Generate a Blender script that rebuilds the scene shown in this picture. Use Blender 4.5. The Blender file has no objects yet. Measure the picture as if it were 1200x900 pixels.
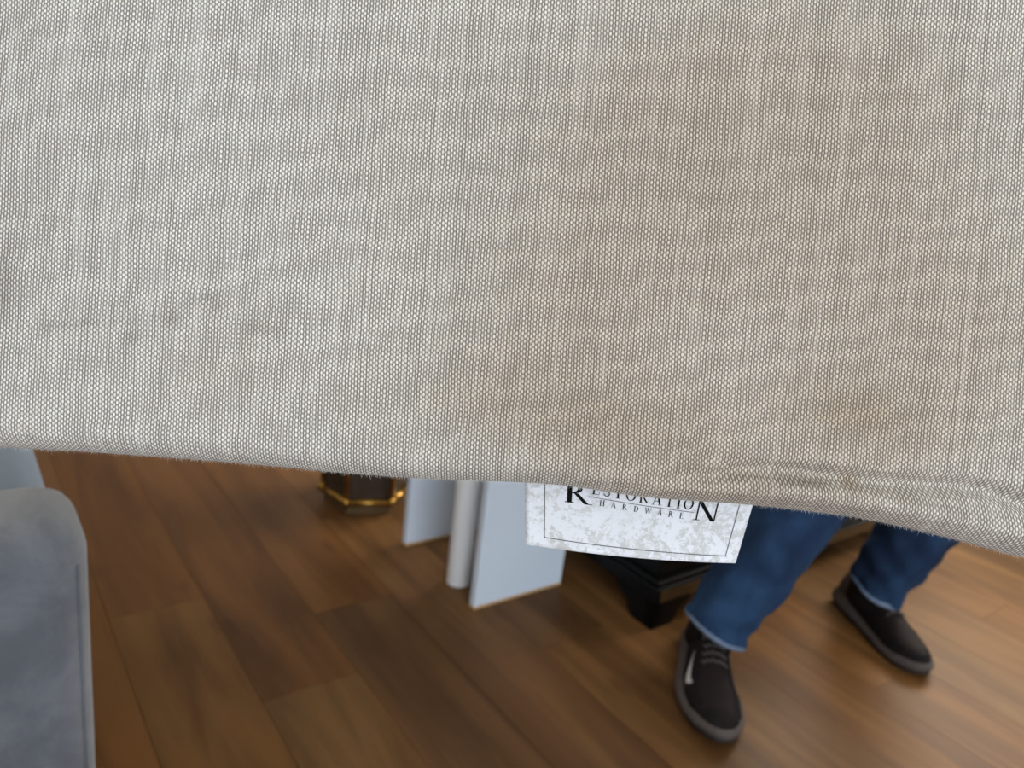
import bpy, bmesh, math, random
from mathutils import Vector, Matrix, noise
random.seed(11)

# ------------------------------------------------------------------ camera, world, light, exposure
scene = bpy.context.scene
FPX = 900.0                                   # focal length in pixels of the 1200x900 frame
PITCH, ROLL, CAM_H = math.radians(16), math.radians(7), 0.90
F = Vector((0, math.cos(PITCH), -math.sin(PITCH)))
R0 = Vector((1, 0, 0)); U0 = Vector((0, math.sin(PITCH), math.cos(PITCH)))
CR = math.cos(ROLL) * R0 + math.sin(ROLL) * U0
CU = -math.sin(ROLL) * R0 + math.cos(ROLL) * U0
C0 = Vector((0, 0, CAM_H))
cam_data = bpy.data.cameras.new('camera'); cam = bpy.data.objects.new('camera', cam_data)
scene.collection.objects.link(cam)
M = Matrix((CR, CU, -F)).transposed().to_4x4(); M.translation = C0
cam.matrix_world = M
cam_data.sensor_width = 36; cam_data.lens = 36 * FPX / 1200
cam_data.clip_start = 0.02
cam_data.dof.use_dof = True
cam_data.dof.focus_distance = 0.385
cam_data.dof.aperture_fstop = 8.5            # a phone lens: 3.2 mm opening
scene.camera = cam

YAW = math.radians(38)                        # the room, its planks and furniture are turned 38 degrees
D2 = Vector((math.cos(YAW), math.sin(YAW), 0)); D1 = Vector((-math.sin(YAW), math.cos(YAW), 0))
def room(a, b, z=0.0): return D2 * a + D1 * b + Vector((0, 0, z))
A0, A1, B0, B1, HC = -2.5, 3.1, -2.3, 3.4, 2.7   # room extents

world = bpy.data.worlds.new('daylight'); scene.world = world; world.use_nodes = True
world.node_tree.nodes['Background'].inputs[0].default_value = (0.62, 0.78, 1.0, 1)
world.node_tree.nodes['Background'].inputs[1].default_value = 1.0

def window_light(name, a, b, z, sx, sz, direction, power, color):
    L = bpy.data.lights.new(name, 'AREA'); L.shape = 'RECTANGLE'; L.size = sx; L.size_y = sz
    L.energy = power; L.color = color
    o = bpy.data.objects.new(name, L); scene.collection.objects.link(o)
    o.location = room(a, b, z)
    o.rotation_euler = direction.to_track_quat('-Z', 'Z').to_euler()
    return o
WIN1 = (-0.5, 3.2, 0.45, 2.4)                 # wall_front window (behind the camera): centre a, width, sill, head
WIN2 = (1.4, 2.4, 0.9, 2.3)                   # wall_right window
window_light('window_daylight', WIN1[0], B0 - 0.12, 1.43, WIN1[1], 1.9, D1, 110, (0.86, 0.93, 1.0))
window_light('window_daylight', A1 + 0.12, WIN2[0], 1.6, WIN2[1], 1.4, -D2, 180, (1.0, 0.92, 0.79))

vs = scene.view_settings
vs.view_transform = 'Standard'; vs.look = 'None'; vs.gamma = 1; vs.use_curve_mapping = False
vs.exposure = 0.0

# ------------------------------------------------------------------ helpers
COL = scene.collection
def obj(name, bm, mat, parent=None, smooth=False):
    me = bpy.data.meshes.new(name)
    bmesh.ops.recalc_face_normals(bm, faces=bm.faces[:])
    bm.to_mesh(me); bm.free()
    if smooth:
        for p in me.polygons: p.use_smooth = True
    o = bpy.data.objects.new(name, me); COL.objects.link(o)
    if mat: me.materials.append(mat)
    if parent: o.parent = parent
    return o
def thing(name, label, cat, loc=(0, 0, 0), rz=0.0, group=None):
    o = bpy.data.objects.new(name, None); COL.objects.link(o); o.empty_display_size = 0.05
    o.location = loc; o.rotation_euler = (0, 0, rz)
    o['label'] = label; o['category'] = cat
    if group: o['group'] = group
    return o
def add_box(bm, x0, x1, y0, y1, z0, z1, r=0.0, seg=4):
    vs_ = [bm.verts.new((x, y, z)) for x in (x0, x1) for y in (y0, y1) for z in (z0, z1)]
    q = [(0, 1, 3, 2), (4, 6, 7, 5), (0, 4, 5, 1), (2, 3, 7, 6), (0, 2, 6, 4), (1, 5, 7, 3)]
    fs = [bm.faces.new([vs_[i] for i in f]) for f in q]
    if r > 0:
        es = list({e for f in fs for e in f.edges})
        bmesh.ops.bevel(bm, geom=es, offset=r, segments=seg, profile=0.5, affect='EDGES')
    return fs
def box_obj(name, mat, parent, *dims, r=0.0, seg=4):
    bm = bmesh.new(); add_box(bm, *dims, r=r, seg=seg)
    return obj(name, bm, mat, parent, smooth=r > 0.004)
def add_loft(bm, rings, cap=True, closed=True):
    vr = [[bm.verts.new(p) for p in ring] for ring in rings]
    for a, b in zip(vr, vr[1:]):
        n = len(a)
        for i in range(n if closed else n - 1):
            j = (i + 1) % n
            bm.faces.new((a[i], a[j], b[j], b[i]))
    if cap:
        bm.faces.new(vr[0][::-1]); bm.faces.new(vr[-1])
    return vr
def frame_of(t, ref=Vector((1, 0, 0))):
    t = t.normalized(); x = (ref - t * ref.dot(t))
    if x.length < 1e-4: x = Vector((0, 1, 0)) - t * t.y
    x.normalize(); return x, t.cross(x)
def tube_rings(path, radii, n=16, ref=Vector((1, 0, 0))):
    rings = []
    for i, p in enumerate(path):
        t = path[min(i + 1, len(path) - 1)] - path[max(i - 1, 0)]
        x, y = frame_of(t, ref); r = radii[i]
        rx, ry = r if isinstance(r, tuple) else (r, r)
        rings.append([p + x * (rx * math.cos(2 * math.pi * k / n)) + y * (ry * math.sin(2 * math.pi * k / n)) for k in range(n)])
    return rings
def add_tube(bm, path, radii, n=12, ref=Vector((1, 0, 0))):
    path = [Vector(p) for p in path]
    if not isinstance(radii, (list, tuple)): radii = [radii] * len(path)
    add_loft(bm, tube_rings(path, radii, n, ref))
def resample(pts, n):
    """smooth Catmull-Rom resample of (Vector, radius) keys"""
    out = []
    m = len(pts) - 1
    for k in range(n):
        u = k / (n - 1) * m; i = min(int(u), m - 1); t = u - i
        P = [pts[max(i - 1, 0)], pts[i], pts[i + 1], pts[min(i + 2, m)]]
        def cr(a, b, c, d): return 0.5 * ((2 * b) + (c - a) * t + (2 * a - 5 * b + 4 * c - d) * t * t + (3 * b - a - 3 * c + d) * t ** 3)
        v = Vector([cr(P[0][0][q], P[1][0][q], P[2][0][q], P[3][0][q]) for q in range(3)])
        out.append((v, cr(P[0][1], P[1][1], P[2][1], P[3][1]), cr(*[p[2] if len(p) > 2 else p[1] for p in P])))
    return out

# ------------------------------------------------------------------ material helper
class NT:
    def __init__(self, name):
        self.mat = bpy.data.materials.new(name); self.mat.use_nodes = True
        self.t = self.mat.node_tree; self.b = self.t.nodes['Principled BSDF']
    def n(self, typ, **kw):
        nd = self.t.nodes.new(typ)
        for k, v in kw.items(): setattr(nd, k, v)
        return nd
    def link(self, a, b): self.t.links.new(a, b)
    def m(self, op, a, b=None, c=None, clamp=False):
        nd = self.n('ShaderNodeMath', operation=op, use_clamp=clamp)
        for i, v in enumerate((a, b, c)):
            if v is None: continue
            if isinstance(v, (int, float)): nd.inputs[i].default_value = v
            else: self.link(v, nd.inputs[i])
        return nd.outputs[0]
    def mix(self, fac, a, b, blend='MIX'):
        nd = self.n('ShaderNodeMix', data_type='RGBA', blend_type=blend)
        for s, v in ((nd.inputs[0], fac), (nd.inputs[6], a), (nd.inputs[7], b)):
            if isinstance(v, (int, float)): s.default_value = v
            elif isinstance(v, (tuple, list)): s.default_value = (*v[:3], 1)
            else: self.link(v, s)
        return nd.outputs[2]
    def smooth(self, x, lo, hi):
        nd = self.n('ShaderNodeMapRange', interpolation_type='SMOOTHSTEP')
        self.link(x, nd.inputs[0]); nd.inputs[1].default_value = lo; nd.inputs[2].default_value = hi
        return nd.outputs[0]
    def noise(self, vec, scale, detail=3, rough=0.55, dist=0.0):
        nd = self.n('ShaderNodeTexNoise'); nd.inputs['Scale'].default_value = scale
        nd.inputs['Detail'].default_value = detail; nd.inputs['Roughness'].default_value = rough
        nd.inputs['Distortion'].default_value = dist
        if vec is not None: self.link(vec, nd.inputs['Vector'])
        return nd.outputs[0]
    def mapping(self, vec, scale=(1, 1, 1), rot=(0, 0, 0), loc=(0, 0, 0)):
        nd = self.n('ShaderNodeMapping'); self.link(vec, nd.inputs[0])
        nd.inputs['Scale'].default_value = scale; nd.inputs['Rotation'].default_value = rot; nd.inputs['Location'].default_value = loc
        return nd.outputs[0]
    def coord(self, which='Object'): return self.n('ShaderNodeTexCoord').outputs[which]
    def bump(self, h, strength, dist):
        nd = self.n('ShaderNodeBump'); nd.inputs['Strength'].default_value = strength; nd.inputs['Distance'].default_value = dist
        self.link(h, nd.inputs['Height']); self.link(nd.outputs[0], self.b.inputs['Normal'])
    def set(self, **kw):
        for k, v in kw.items():
            s = self.b.inputs[k.replace('_', ' ')]
            if hasattr(v, 'links') or isinstance(v, bpy.types.NodeSocket): self.link(v, s)
            elif isinstance(v, tuple): s.default_value = (*v[:3], 1)
            else: s.default_value = v
        return self
def lin(r, g, b):
    f = lambda c: (c / 255 / 12.92) if c / 255 <= 0.04045 else ((c / 255 + 0.055) / 1.055) ** 2.4
    return (f(r), f(g), f(b))
def simple(name, col, rough=0.5, metal=0.0, nscale=30, namt=0.15, bump=0.0, bscale=200, spec=0.5):
    k = NT(name); co = k.coord()
    nz = k.noise(co, nscale)
    dark = tuple(c * (1 - namt) for c in col); light = tuple(min(1, c * (1 + namt)) for c in col)
    k.set(Base_Color=k.mix(nz, dark, light), Roughness=rough, Metallic=metal, Specular_IOR_Level=spec)
    if bump: k.bump(k.noise(co, bscale), bump, 0.001)
    return k.mat

# ------------------------------------------------------------------ materials
def mat_plank():
    k = NT('wood_plank'); co = k.coord(); oi = k.n('ShaderNodeObjectInfo')
    off = k.n('ShaderNodeCombineXYZ'); k.link(k.m('MULTIPLY', oi.outputs['Random'], 37.0), off.inputs[0]); k.link(k.m('MULTIPLY', oi.outputs['Random'], 91.0), off.inputs[1])
    ad = k.n('ShaderNodeVectorMath', operation='ADD'); k.link(co, ad.inputs[0]); k.link(off.outputs[0], ad.inputs[1])
    v = ad.outputs[0]
    g1 = k.noise(k.mapping(v, (9, 1.0, 1)), 1.4, 4, 0.55, 0.6)      # broad grain along the plank (y)
    g2 = k.noise(k.mapping(v, (120, 3.0, 1)), 1.0, 3, 0.6)          # fine pores
    g3 = k.noise(k.mapping(v, (5, 1.4, 1)), 1.0, 2, 0.5)
    vor = k.n('ShaderNodeTexVoronoi'); k.link(k.mapping(v, (7, 2.6, 1)), vor.inputs['Vector']); vor.inputs['Scale'].default_value = 1.0
    knot = k.m('SUBTRACT', 1.0, k.smooth(vor.outputs['Distance'], 0.03, 0.12))
    f = k.smooth(g1, 0.33, 0.68)
    c = k.mix(f, lin(97, 67, 38), lin(129, 93, 55))
    c = k.mix(k.m('MULTIPLY', g2, 0.22), c, lin(74, 48, 27))
    c = k.mix(k.m('MULTIPLY', k.smooth(g3, 0.45, 0.75), 0.35), c, lin(132, 98, 66))
    c = k.mix(k.m('MULTIPLY', knot, 0.3), c, lin(52, 30, 16))
    c = k.mix(1.0, c, oi.outputs['Color'], 'MULTIPLY')
    k.set(Base_Color=c, Roughness=k.m('ADD', 0.40, k.m('MULTIPLY', g2, 0.15)), Specular_IOR_Level=0.14)
    k.bump(g2, 0.12, 0.0006)
    return k.mat
M_PLANK = mat_plank()
M_GROOVE = simple('groove_dark', lin(64, 43, 26), 0.8)
M_WALL = simple('wall_paint', lin(206, 203, 196), 0.85, nscale=6, namt=0.03, bump=0.1, bscale=300)
M_CEIL = simple('ceiling_paint', lin(226, 225, 221), 0.9, nscale=5, namt=0.02)
M_TRIM = simple('trim_paint', lin(232, 231, 228), 0.5, namt=0.02)

def mat_glass():
    k = NT('window_glass'); t = k.t
    tr = k.n('ShaderNodeBsdfTransparent'); gl = k.n('ShaderNodeBsdfGlossy'); gl.inputs['Roughness'].default_value = 0.02
    lw = k.n('ShaderNodeLayerWeight'); fac = k.m('MULTIPLY_ADD', k.m('POWER', lw.outputs['Facing'], 5.0), 0.4, 0.03)
    nz = k.noise(k.coord(), 2.0); rr = k.m('MULTIPLY_ADD', nz, 0.02, 0.01); k.link(rr, gl.inputs['Roughness'])
    mx = k.n('ShaderNodeMixShader'); k.link(fac, mx.inputs[0]); k.link(tr.outputs[0], mx.inputs[1]); k.link(gl.outputs[0], mx.inputs[2])
    k.link(mx.outputs[0], t.nodes['Material Output'].inputs[0]); t.nodes.remove(k.b)
    return k.mat
M_GLASS = mat_glass()

PITCH_U, PITCH_V = 0.00140, 0.00245           # weave: thread pitch across, dot pitch down
def mat_linen():
    k = NT('linen_weave')
    uv = k.n('ShaderNodeUVMap'); uv.uv_map = 'weave'
    co = uv.outputs[0]
    wob = k.n('ShaderNodeTexNoise'); k.link(co, wob.inputs['Vector']); wob.inputs['Scale'].default_value = 28; wob.inputs['Detail'].default_value = 3
    sp0 = k.n('ShaderNodeSeparateXYZ'); k.link(co, sp0.inputs[0])
    sw = k.n('ShaderNodeSeparateColor'); k.link(wob.outputs['Color'], sw.inputs[0])
    u = k.m('DIVIDE', k.m('ADD', sp0.outputs[0], k.m('MULTIPLY', k.m('SUBTRACT', sw.outputs[0], 0.5), 0.0026)), PITCH_U)
    v0 = k.m('DIVIDE', k.m('ADD', sp0.outputs[1], k.m('MULTIPLY', k.m('SUBTRACT', sw.outputs[1], 0.5), 0.0030)), PITCH_V)
    col = k.m('FLOOR', u); fu = k.m('SUBTRACT', k.m('SUBTRACT', u, col), 0.5)
    par = k.m('MULTIPLY', k.m('FLOORED_MODULO', col, 2.0), 0.5)
    v = k.m('ADD', v0, par); row = k.m('FLOOR', v); fv = k.m('SUBTRACT', k.m('SUBTRACT', v, row), 0.5)
    wn = k.n('ShaderNodeTexWhiteNoise', noise_dimensions='1D'); k.link(col, wn.inputs['W'])
    cxy = k.n('ShaderNodeCombineXYZ'); k.link(col, cxy.inputs[0]); k.link(row, cxy.inputs[1])
    wn2 = k.n('ShaderNodeTexWhiteNoise', noise_dimensions='2D'); k.link(cxy.outputs[0], wn2.inputs['Vector'])
    width = k.m('MULTIPLY_ADD', wn.outputs[0], 0.16, 0.32)
    d = k.m('SQRT', k.m('ADD', k.m('POWER', k.m('DIVIDE', fu, width), 2.0), k.m('POWER', k.m('DIVIDE', fv, 0.36), 2.0)))
    dot = k.m('SUBTRACT', 1.0, k.smooth(d, 0.45, 1.3))
    gap = k.smooth(k.m('ABSOLUTE', fu), 0.28, 0.5)                   # gaps beside each warp thread
    # long slubs: thicker threads running up and down, and across
    slub = k.noise(k.mapping(co, (420, 9, 1)), 1.0, 2, 0.6)
    slub2 = k.noise(k.mapping(co, (10, 330, 1)), 1.0, 2, 0.6)
    base = k.mix(gap, lin(160, 154, 145), lin(106, 100, 93))
    white = k.mix(wn2.outputs[0], lin(230, 225, 217), lin(254, 250, 243))
    c = k.mix(dot, base, white)
    c = k.mix(k.m('MULTIPLY', k.smooth(slub, 0.45, 0.8), 0.28), c, lin(240, 237, 230))
    c = k.mix(k.m('MULTIPLY', k.smooth(slub2, 0.5, 0.8), 0.10), c, lin(120, 113, 104))
    at = k.n('ShaderNodeAttribute'); at.attribute_name = 'stain_shade'
    sc = k.n('ShaderNodeSeparateColor'); k.link(at.outputs['Color'], sc.inputs[0])
    brk = k.noise(co, 260, 4, 0.6)
    c = k.mix(sc.outputs[0], c, k.mix(1.0, c, lin(212, 195, 175), 'MULTIPLY'))                 # tan discolouring
    dirt_shade = k.m('MULTIPLY', sc.outputs[1], k.m('MULTIPLY_ADD', brk, 0.75, 0.2), clamp=True)
    c = k.mix(dirt_shade, c, k.mix(1.0, c, lin(112, 100, 90), 'MULTIPLY'))                           # grey scuffs and painted crease shade
    k.set(Base_Color=c, Roughness=0.92, Specular_IOR_Level=0.15, Sheen_Weight=0.15, Sheen_Roughness=0.5)
    hgt = k.m('ADD', dot, k.m('MULTIPLY', gap, -0.4))
    k.bump(hgt, 0.55, 0.0004)
    return k.mat
M_LINEN = mat_linen()
M_FUZZ = simple('linen_fibre', lin(214, 209, 200), 0.9, nscale=80, namt=0.1)

def mat_tag():
    k = NT('printed_label'); uv = k.n('ShaderNodeUVMap'); uv.uv_map = 'print'; co = uv.outputs[0]
    n1 = k.noise(k.mapping(co, (1.2, 0.9, 1)), 8.5, 6, 0.74, 1.4)
    n2 = k.noise(k.mapping(co, (1, 1, 1), loc=(3, 1, 0)), 26, 5, 0.75, 0.8)
    n3 = k.noise(k.mapping(co, (1, 1, 1), loc=(7, 5, 0)), 2.2, 2, 0.5)
    blot = k.m('MULTIPLY', k.smooth(k.m('ADD', n1, k.m('MULTIPLY', k.m('SUBTRACT', n2, 0.5), 0.7)), 0.46, 0.60), k.smooth(n3, 0.26, 0.5))
    c = k.mix(k.m('MULTIPLY', blot, 0.46), lin(226, 227, 232), lin(152, 149, 134))
    c = k.mix(k.m('MULTIPLY', k.smooth(n2, 0.55, 0.75), 0.25), c, lin(186, 186, 184))
    k.set(Base_Color=c, Roughness=0.42, Specular_IOR_Level=0.4)
    k.bump(n1, 0.15, 0.0008)
    return k.mat
M_TAG = mat_tag()
M_INK = simple('label_ink', lin(12, 12, 13), 0.8, nscale=200, namt=0.1, spec=0.1)
M_LINE = simple('label_rule', lin(96, 94, 92), 0.6, nscale=200, namt=0.1)

def mat_felt(name, c0, c1, sc=60):
    k = NT(name); co = k.coord()
    n1 = k.noise(co, 9, 5, 0.7, 0.6); n2 = k.noise(co, sc * 12, 2, 0.7)
    k.set(Base_Color=k.mix(k.m('ADD', k.m('MULTIPLY', k.smooth(n1, 0.3, 0.75), 0.75), k.m('MULTIPLY', n2, 0.25)), c0, c1), Roughness=0.95, Specular_IOR_Level=0.1, Sheen_Weight=0.2)
    k.bump(k.m('ADD', n2, k.m('MULTIPLY', n1, 3)), 0.25, 0.0015)
    return k.mat
M_SOFA = mat_felt('grey_felt', lin(88, 91, 97), lin(120, 123, 129))
M_PIPE = mat_felt('grey_piping', lin(88, 91, 97), lin(108, 111, 117))
M_BOLSTER = mat_felt('blue_grey_cloth', lin(90, 103, 119), lin(102, 115, 130), 30)
M_WHITE = simple('white_laminate', lin(224, 236, 250), 0.35, nscale=8, namt=0.03)
M_TUBE = simple('white_plastic', lin(244, 245, 246), 0.3, nscale=8, namt=0.02)
M_RAW = simple('raw_chipboard', lin(206, 168, 122), 0.8, nscale=160, namt=0.35)
M_BLACK = simple('black_lacquer', lin(10, 11, 13), 0.45, nscale=12, namt=0.3, spec=0.25)
M_GOLD = simple('worn_gilt', lin(98, 76, 46), 0.5, metal=0.3, nscale=40, namt=0.4)
M_BRASS = simple('brass', lin(176, 136, 66), 0.28, metal=1.0, nscale=50, namt=0.2)
M_SMOKE = simple('smoked_glass', lin(58, 47, 36), 0.12, nscale=30, namt=0.5)
M_CANDLE = simple('candle_wax', lin(196, 176, 140), 0.5)

def mat_denim(name, c0, c1):
    k = NT(name); co = k.coord()
    n1 = k.noise(co, 7, 4, 0.6, 0.4); tw = k.n('ShaderNodeTexWave'); k.link(k.mapping(co, (1, 1, 1), (0.6, 0.5, 0.8)), tw.inputs['Vector']); tw.inputs['Scale'].default_value = 260; tw.inputs['Distortion'].default_value = 1.5
    c = k.mix(k.smooth(n1, 0.3, 0.7), c0, c1)
    c = k.mix(k.m('MULTIPLY', tw.outputs['Fac'], 0.18), c, lin(96, 122, 158))
    k.set(Base_Color=c, Roughness=0.9, Specular_IOR_Level=0.15)
    k.bump(tw.outputs['Fac'], 0.15, 0.0006)
    return k.mat
M_DENIM = mat_denim('blue_denim', lin(15, 32, 61), lin(39, 69, 104))
M_HEM = mat_denim('faded_denim_edge', lin(92, 112, 140), lin(128, 144, 166))
M_STITCH = simple('seam_thread', lin(40, 66, 108), 0.8)
M_KNIT = simple('shoe_knit', lin(38, 30, 30), 0.75, nscale=220, namt=0.45, bump=0.4, bscale=900, spec=0.15)
M_OVER = simple('shoe_overlay', lin(30, 26, 27), 0.75, nscale=60, namt=0.2, spec=0.12)
M_SOLE = simple('shoe_foam', lin(88, 80, 77), 0.7, nscale=50, namt=0.15, spec=0.2)
M_OUT = simple('shoe_rubber', lin(34, 30, 30), 0.7)
M_LACE = simple('shoe_lace', lin(74, 66, 66), 0.85, nscale=400, namt=0.3)
M_MARK = simple('silver_print', lin(214, 212, 208), 0.35, nscale=200, namt=0.06)
M_SKIN = simple('skin', lin(196, 150, 124), 0.5, nscale=25, namt=0.06)
M_SHIRT = simple('jersey_cloth', lin(66, 70, 78), 0.9, nscale=18, namt=0.12, bump=0.2, bscale=700)
M_HAIR = simple('hair', lin(52, 38, 28), 0.6, nscale=140, namt=0.4, bump=0.6, bscale=300)
M_EYE = simple('eye_white', lin(226, 222, 216), 0.25, namt=0.02)
M_IRIS = simple('iris', lin(60, 44, 32), 0.2)
M_LIP = simple('lip', lin(164, 96, 88), 0.45)

# ------------------------------------------------------------------ floor and planks
fl_bm = bmesh.new(); add_box(fl_bm, A0, A1, B0, B1, -0.06, -0.0035)
floor = obj('floor', fl_bm, M_GROOVE); floor.rotation_euler = (0, 0, YAW); floor['kind'] = 'structure'
PW, PL, E0 = 0.171, 1.22, 0.382
def plank_mesh(w, l):
    bm = bmesh.new(); g, c = 0.0001, 0.0004
    x0, x1, y0, y1 = -w / 2 + g, w / 2 - g, -l / 2 + g, l / 2 - g
    lo = [bm.verts.new(p) for p in ((x0, y0, -0.0035), (x1, y0, -0.0035), (x1, y1, -0.0035), (x0, y1, -0.0035))]
    mi = [bm.verts.new(p) for p in ((x0, y0, -0.0012), (x1, y0, -0.0012), (x1, y1, -0.0012), (x0, y1, -0.0012))]
    hi = [bm.verts.new(p) for p in ((x0 + c, y0 + c, 0), (x1 - c, y0 + c, 0), (x1 - c, y1 - c, 0), (x0 + c, y1 - c, 0))]
    for a, b in ((lo, mi), (mi, hi)):
        for i in range(4): bm.faces.new((a[i], a[(i + 1) % 4], b[(i + 1) % 4], b[i]))
    bm.faces.new(hi); bm.faces.new(lo[::-1])
    me = bpy.data.meshes.new('plank'); bmesh.ops.recalc_face_normals(bm, faces=bm.faces[:]); bm.to_mesh(me); bm.free()
    me.materials.append(M_PLANK); return me
full = plank_mesh(PW, PL)
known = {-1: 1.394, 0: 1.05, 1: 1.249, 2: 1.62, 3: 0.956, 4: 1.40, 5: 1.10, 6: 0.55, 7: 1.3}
# plank tone with painted light (left dim, right bright), either side of the joints one can see: (row, plank just before / after the joint)
lit_tones = {(-1, 0): (0.70, 0.64, 0.46), (-1, 1): (0.66, 0.54, 0.36), (-2, 0): (.70, .60, .38), (-2, 1): (.74, .62, .38), (0, 0): (0.74, 0.75, 0.66), (0, 1): (0.64, 0.54, 0.42),
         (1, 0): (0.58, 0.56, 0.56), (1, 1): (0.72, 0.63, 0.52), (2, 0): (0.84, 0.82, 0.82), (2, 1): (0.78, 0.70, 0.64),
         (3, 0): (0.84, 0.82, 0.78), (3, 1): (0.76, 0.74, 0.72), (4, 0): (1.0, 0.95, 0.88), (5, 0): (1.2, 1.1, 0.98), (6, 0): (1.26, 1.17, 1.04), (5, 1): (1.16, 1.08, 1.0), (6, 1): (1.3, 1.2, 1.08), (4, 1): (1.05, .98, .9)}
row = math.floor((A0 - E0) / PW)
while E0 + row * PW < A1:
    xa, xb = max(A0, E0 + row * PW), min(A1, E0 + (row + 1) * PW)
    if xb - xa > 0.01:
        j0 = known.get(row, random.uniform(0, PL))
        kmin = math.floor((B0 - j0) / PL)
        y = j0 + kmin * PL; idx = kmin
        while y < B1:
            ya, yb = max(B0, y), min(B1, y + PL)
            if yb - ya > 0.02:
                whole = abs(xb - xa - PW) < 1e-6 and abs(yb - ya - PL) < 1e-6
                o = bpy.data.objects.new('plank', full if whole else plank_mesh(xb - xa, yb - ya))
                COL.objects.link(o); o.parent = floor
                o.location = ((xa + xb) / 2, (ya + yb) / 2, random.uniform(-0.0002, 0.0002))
                t = random.uniform(0.82, 1.06) * (0.74 if xa < 0.2 else 1.2 if xa > .85 else 1.0); w = random.uniform(-0.05, 0.05)  # random tone, dimmed at left, raised at right: floor light put into colour
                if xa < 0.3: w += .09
                o.color = (*lit_tones.get((row, idx + 1), (t + w, t, t - w)), 1)
            y += PL; idx += 1
    row += 1

# ------------------------------------------------------------------ walls, ceiling, windows
def struct(name, bm, mat, parent=None):
    o = obj(name, bm, mat, parent); o.rotation_euler = (0, 0, YAW) if not parent else (0, 0, 0)
    if not parent: o['kind'] = 'structure'
    return o
TW = 0.14
def wall_a(name, a_in, sgn, win):
    bm = bmesh.new(); x0, x1 = sorted((a_in, a_in + sgn * TW)); b, w, s, hd = win
    add_box(bm, x0, x1, B0, b - w / 2, 0, HC); add_box(bm, x0, x1, b + w / 2, B1, 0, HC)
    add_box(bm, x0, x1, b - w / 2, b + w / 2, 0, s); add_box(bm, x0, x1, b - w / 2, b + w / 2, hd, HC)
    return struct(name, bm, M_WALL)
def wall_b(name, b_in, sgn, win):
    bm = bmesh.new(); y0, y1 = sorted((b_in, b_in + sgn * TW)); a, w, s, hd = win
    add_box(bm, A0 - TW, a - w / 2, y0, y1, 0, HC); add_box(bm, a + w / 2, A1 + TW, y0, y1, 0, HC)
    add_box(bm, a - w / 2, a + w / 2, y0, y1, 0, s); add_box(bm, a - w / 2, a + w / 2, y0, y1, hd, HC)
    return struct(name, bm, M_WALL)
wall_a('wall_right', A1, 1, WIN2); wall_b('wall_front', B0, -1, WIN1)
bm = bmesh.new(); add_box(bm, A0 - TW, A0, B0, B1, 0, HC); struct('wall_left', bm, M_WALL)
bm = bmesh.new(); add_box(bm, A0 - TW, A1 + TW, B1, B1 + TW, 0, HC); struct('wall_back', bm, M_WALL)
bm = bmesh.new(); add_box(bm, A0 - TW, A1 + TW, B0 - TW, B1 + TW, HC, HC + 0.1); struct('ceiling', bm, M_CEIL)
for n, dims in (('baseboard_back', (A0 + .014, A1 - .014, B1 - .014, B1, 0, .1)), ('baseboard_front', (A0 + .014, A1 - .014, B0, B0 + .014, 0, .1)),
                ('baseboard_left', (A0, A0 + .014, B0, B1, 0, .1)), ('baseboard_right', (A1 - .014, A1, B0, B1, 0, .1))):
    bm = bmesh.new(); add_box(bm, *dims); struct(n, bm, M_TRIM)
def window(name, at, rz, win):
    """built along local y at local x = 0 (outside = +x), then turned into its wall"""
    c, w, s, hd = win; n = 3
    root = bpy.data.objects.new(name, None); COL.objects.link(root); root['kind'] = 'structure'
    root.location = at; root.rotation_euler = (0, 0, rz)
    fr = bmesh.new(); t = 0.05
    add_box(fr, .04, .10, -w / 2, w / 2, s, s + t); add_box(fr, .04, .10, -w / 2, w / 2, hd - t, hd)
    for i in range(n + 1):
        y = -w / 2 + t / 2 + (w - t) * i / n
        add_box(fr, .042, .098, y - t / 2, y + t / 2, s + t, hd - t)
    obj('window_frame', fr, M_TRIM, root)
    for i in range(n):
        y0 = -w / 2 + t + (w - t) * i / n; y1 = -w / 2 + (w - t) * (i + 1) / n
        box_obj('pane', M_GLASS, root, .067, .073, y0, y1, s + t, hd - t)
    box_obj('window_sill', M_TRIM, root, -.05, .05, -w / 2 - .04, w / 2 + .04, s - .025, s)
window('window_1', room(WIN1[0], B0), YAW - math.pi / 2, WIN1); window('window_2', room(A1, WIN2[0]), YAW, WIN2)

# ------------------------------------------------------------------ the linen cushion held up in front of the camera
DEP, TH, RR = 0.380, 0.125, 0.0135            # distance of the front face, thickness, edge radius
TILT = math.radians(-4.0)                     # it hangs a little down to the right
LX = CR * math.cos(TILT) + CU * math.sin(TILT); LZ = -CR * math.sin(TILT) + CU * math.cos(TILT); LY = F
CO = C0 + F * DEP
cm = Matrix((LX, LY, LZ)).transposed().to_4x4(); cm.translation = CO
cushion = thing('linen_cushion', 'large off-white woven linen cushion with stains, held up close in front', 'cushion')
cushion.matrix_world = cm
SL, SR, ZT = -0.37, 0.44, 0.50
outline = [(0, 525), (100, 530), (200, 537), (300, 545), (400, 555), (500, 562), (560, 564), (615, 566), (660, 569), (705, 576), (750, 583), (800, 587), (850, 590), (900, 594), (950, 600), (1000, 606), (1050, 616), (1100, 628), (1150, 641), (1200, 655)]
def px_local(px, py, z):
    X, Y = (px - 600) / FPX * z, -(py - 450) / FPX * z
    return X * math.cos(TILT) + Y * math.sin(TILT), -X * math.sin(TILT) + Y * math.cos(TILT)
EK = [px_local(px, py, DEP + RR * 0.75) for px, py in outline]
EK = [(SL - 0.01, EK[0][1] + 0.004)] + EK + [(EK[-1][0] + 0.06, EK[-1][1] - 0.004), (SR + 0.01, EK[-1][1] + 0.012)]
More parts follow.
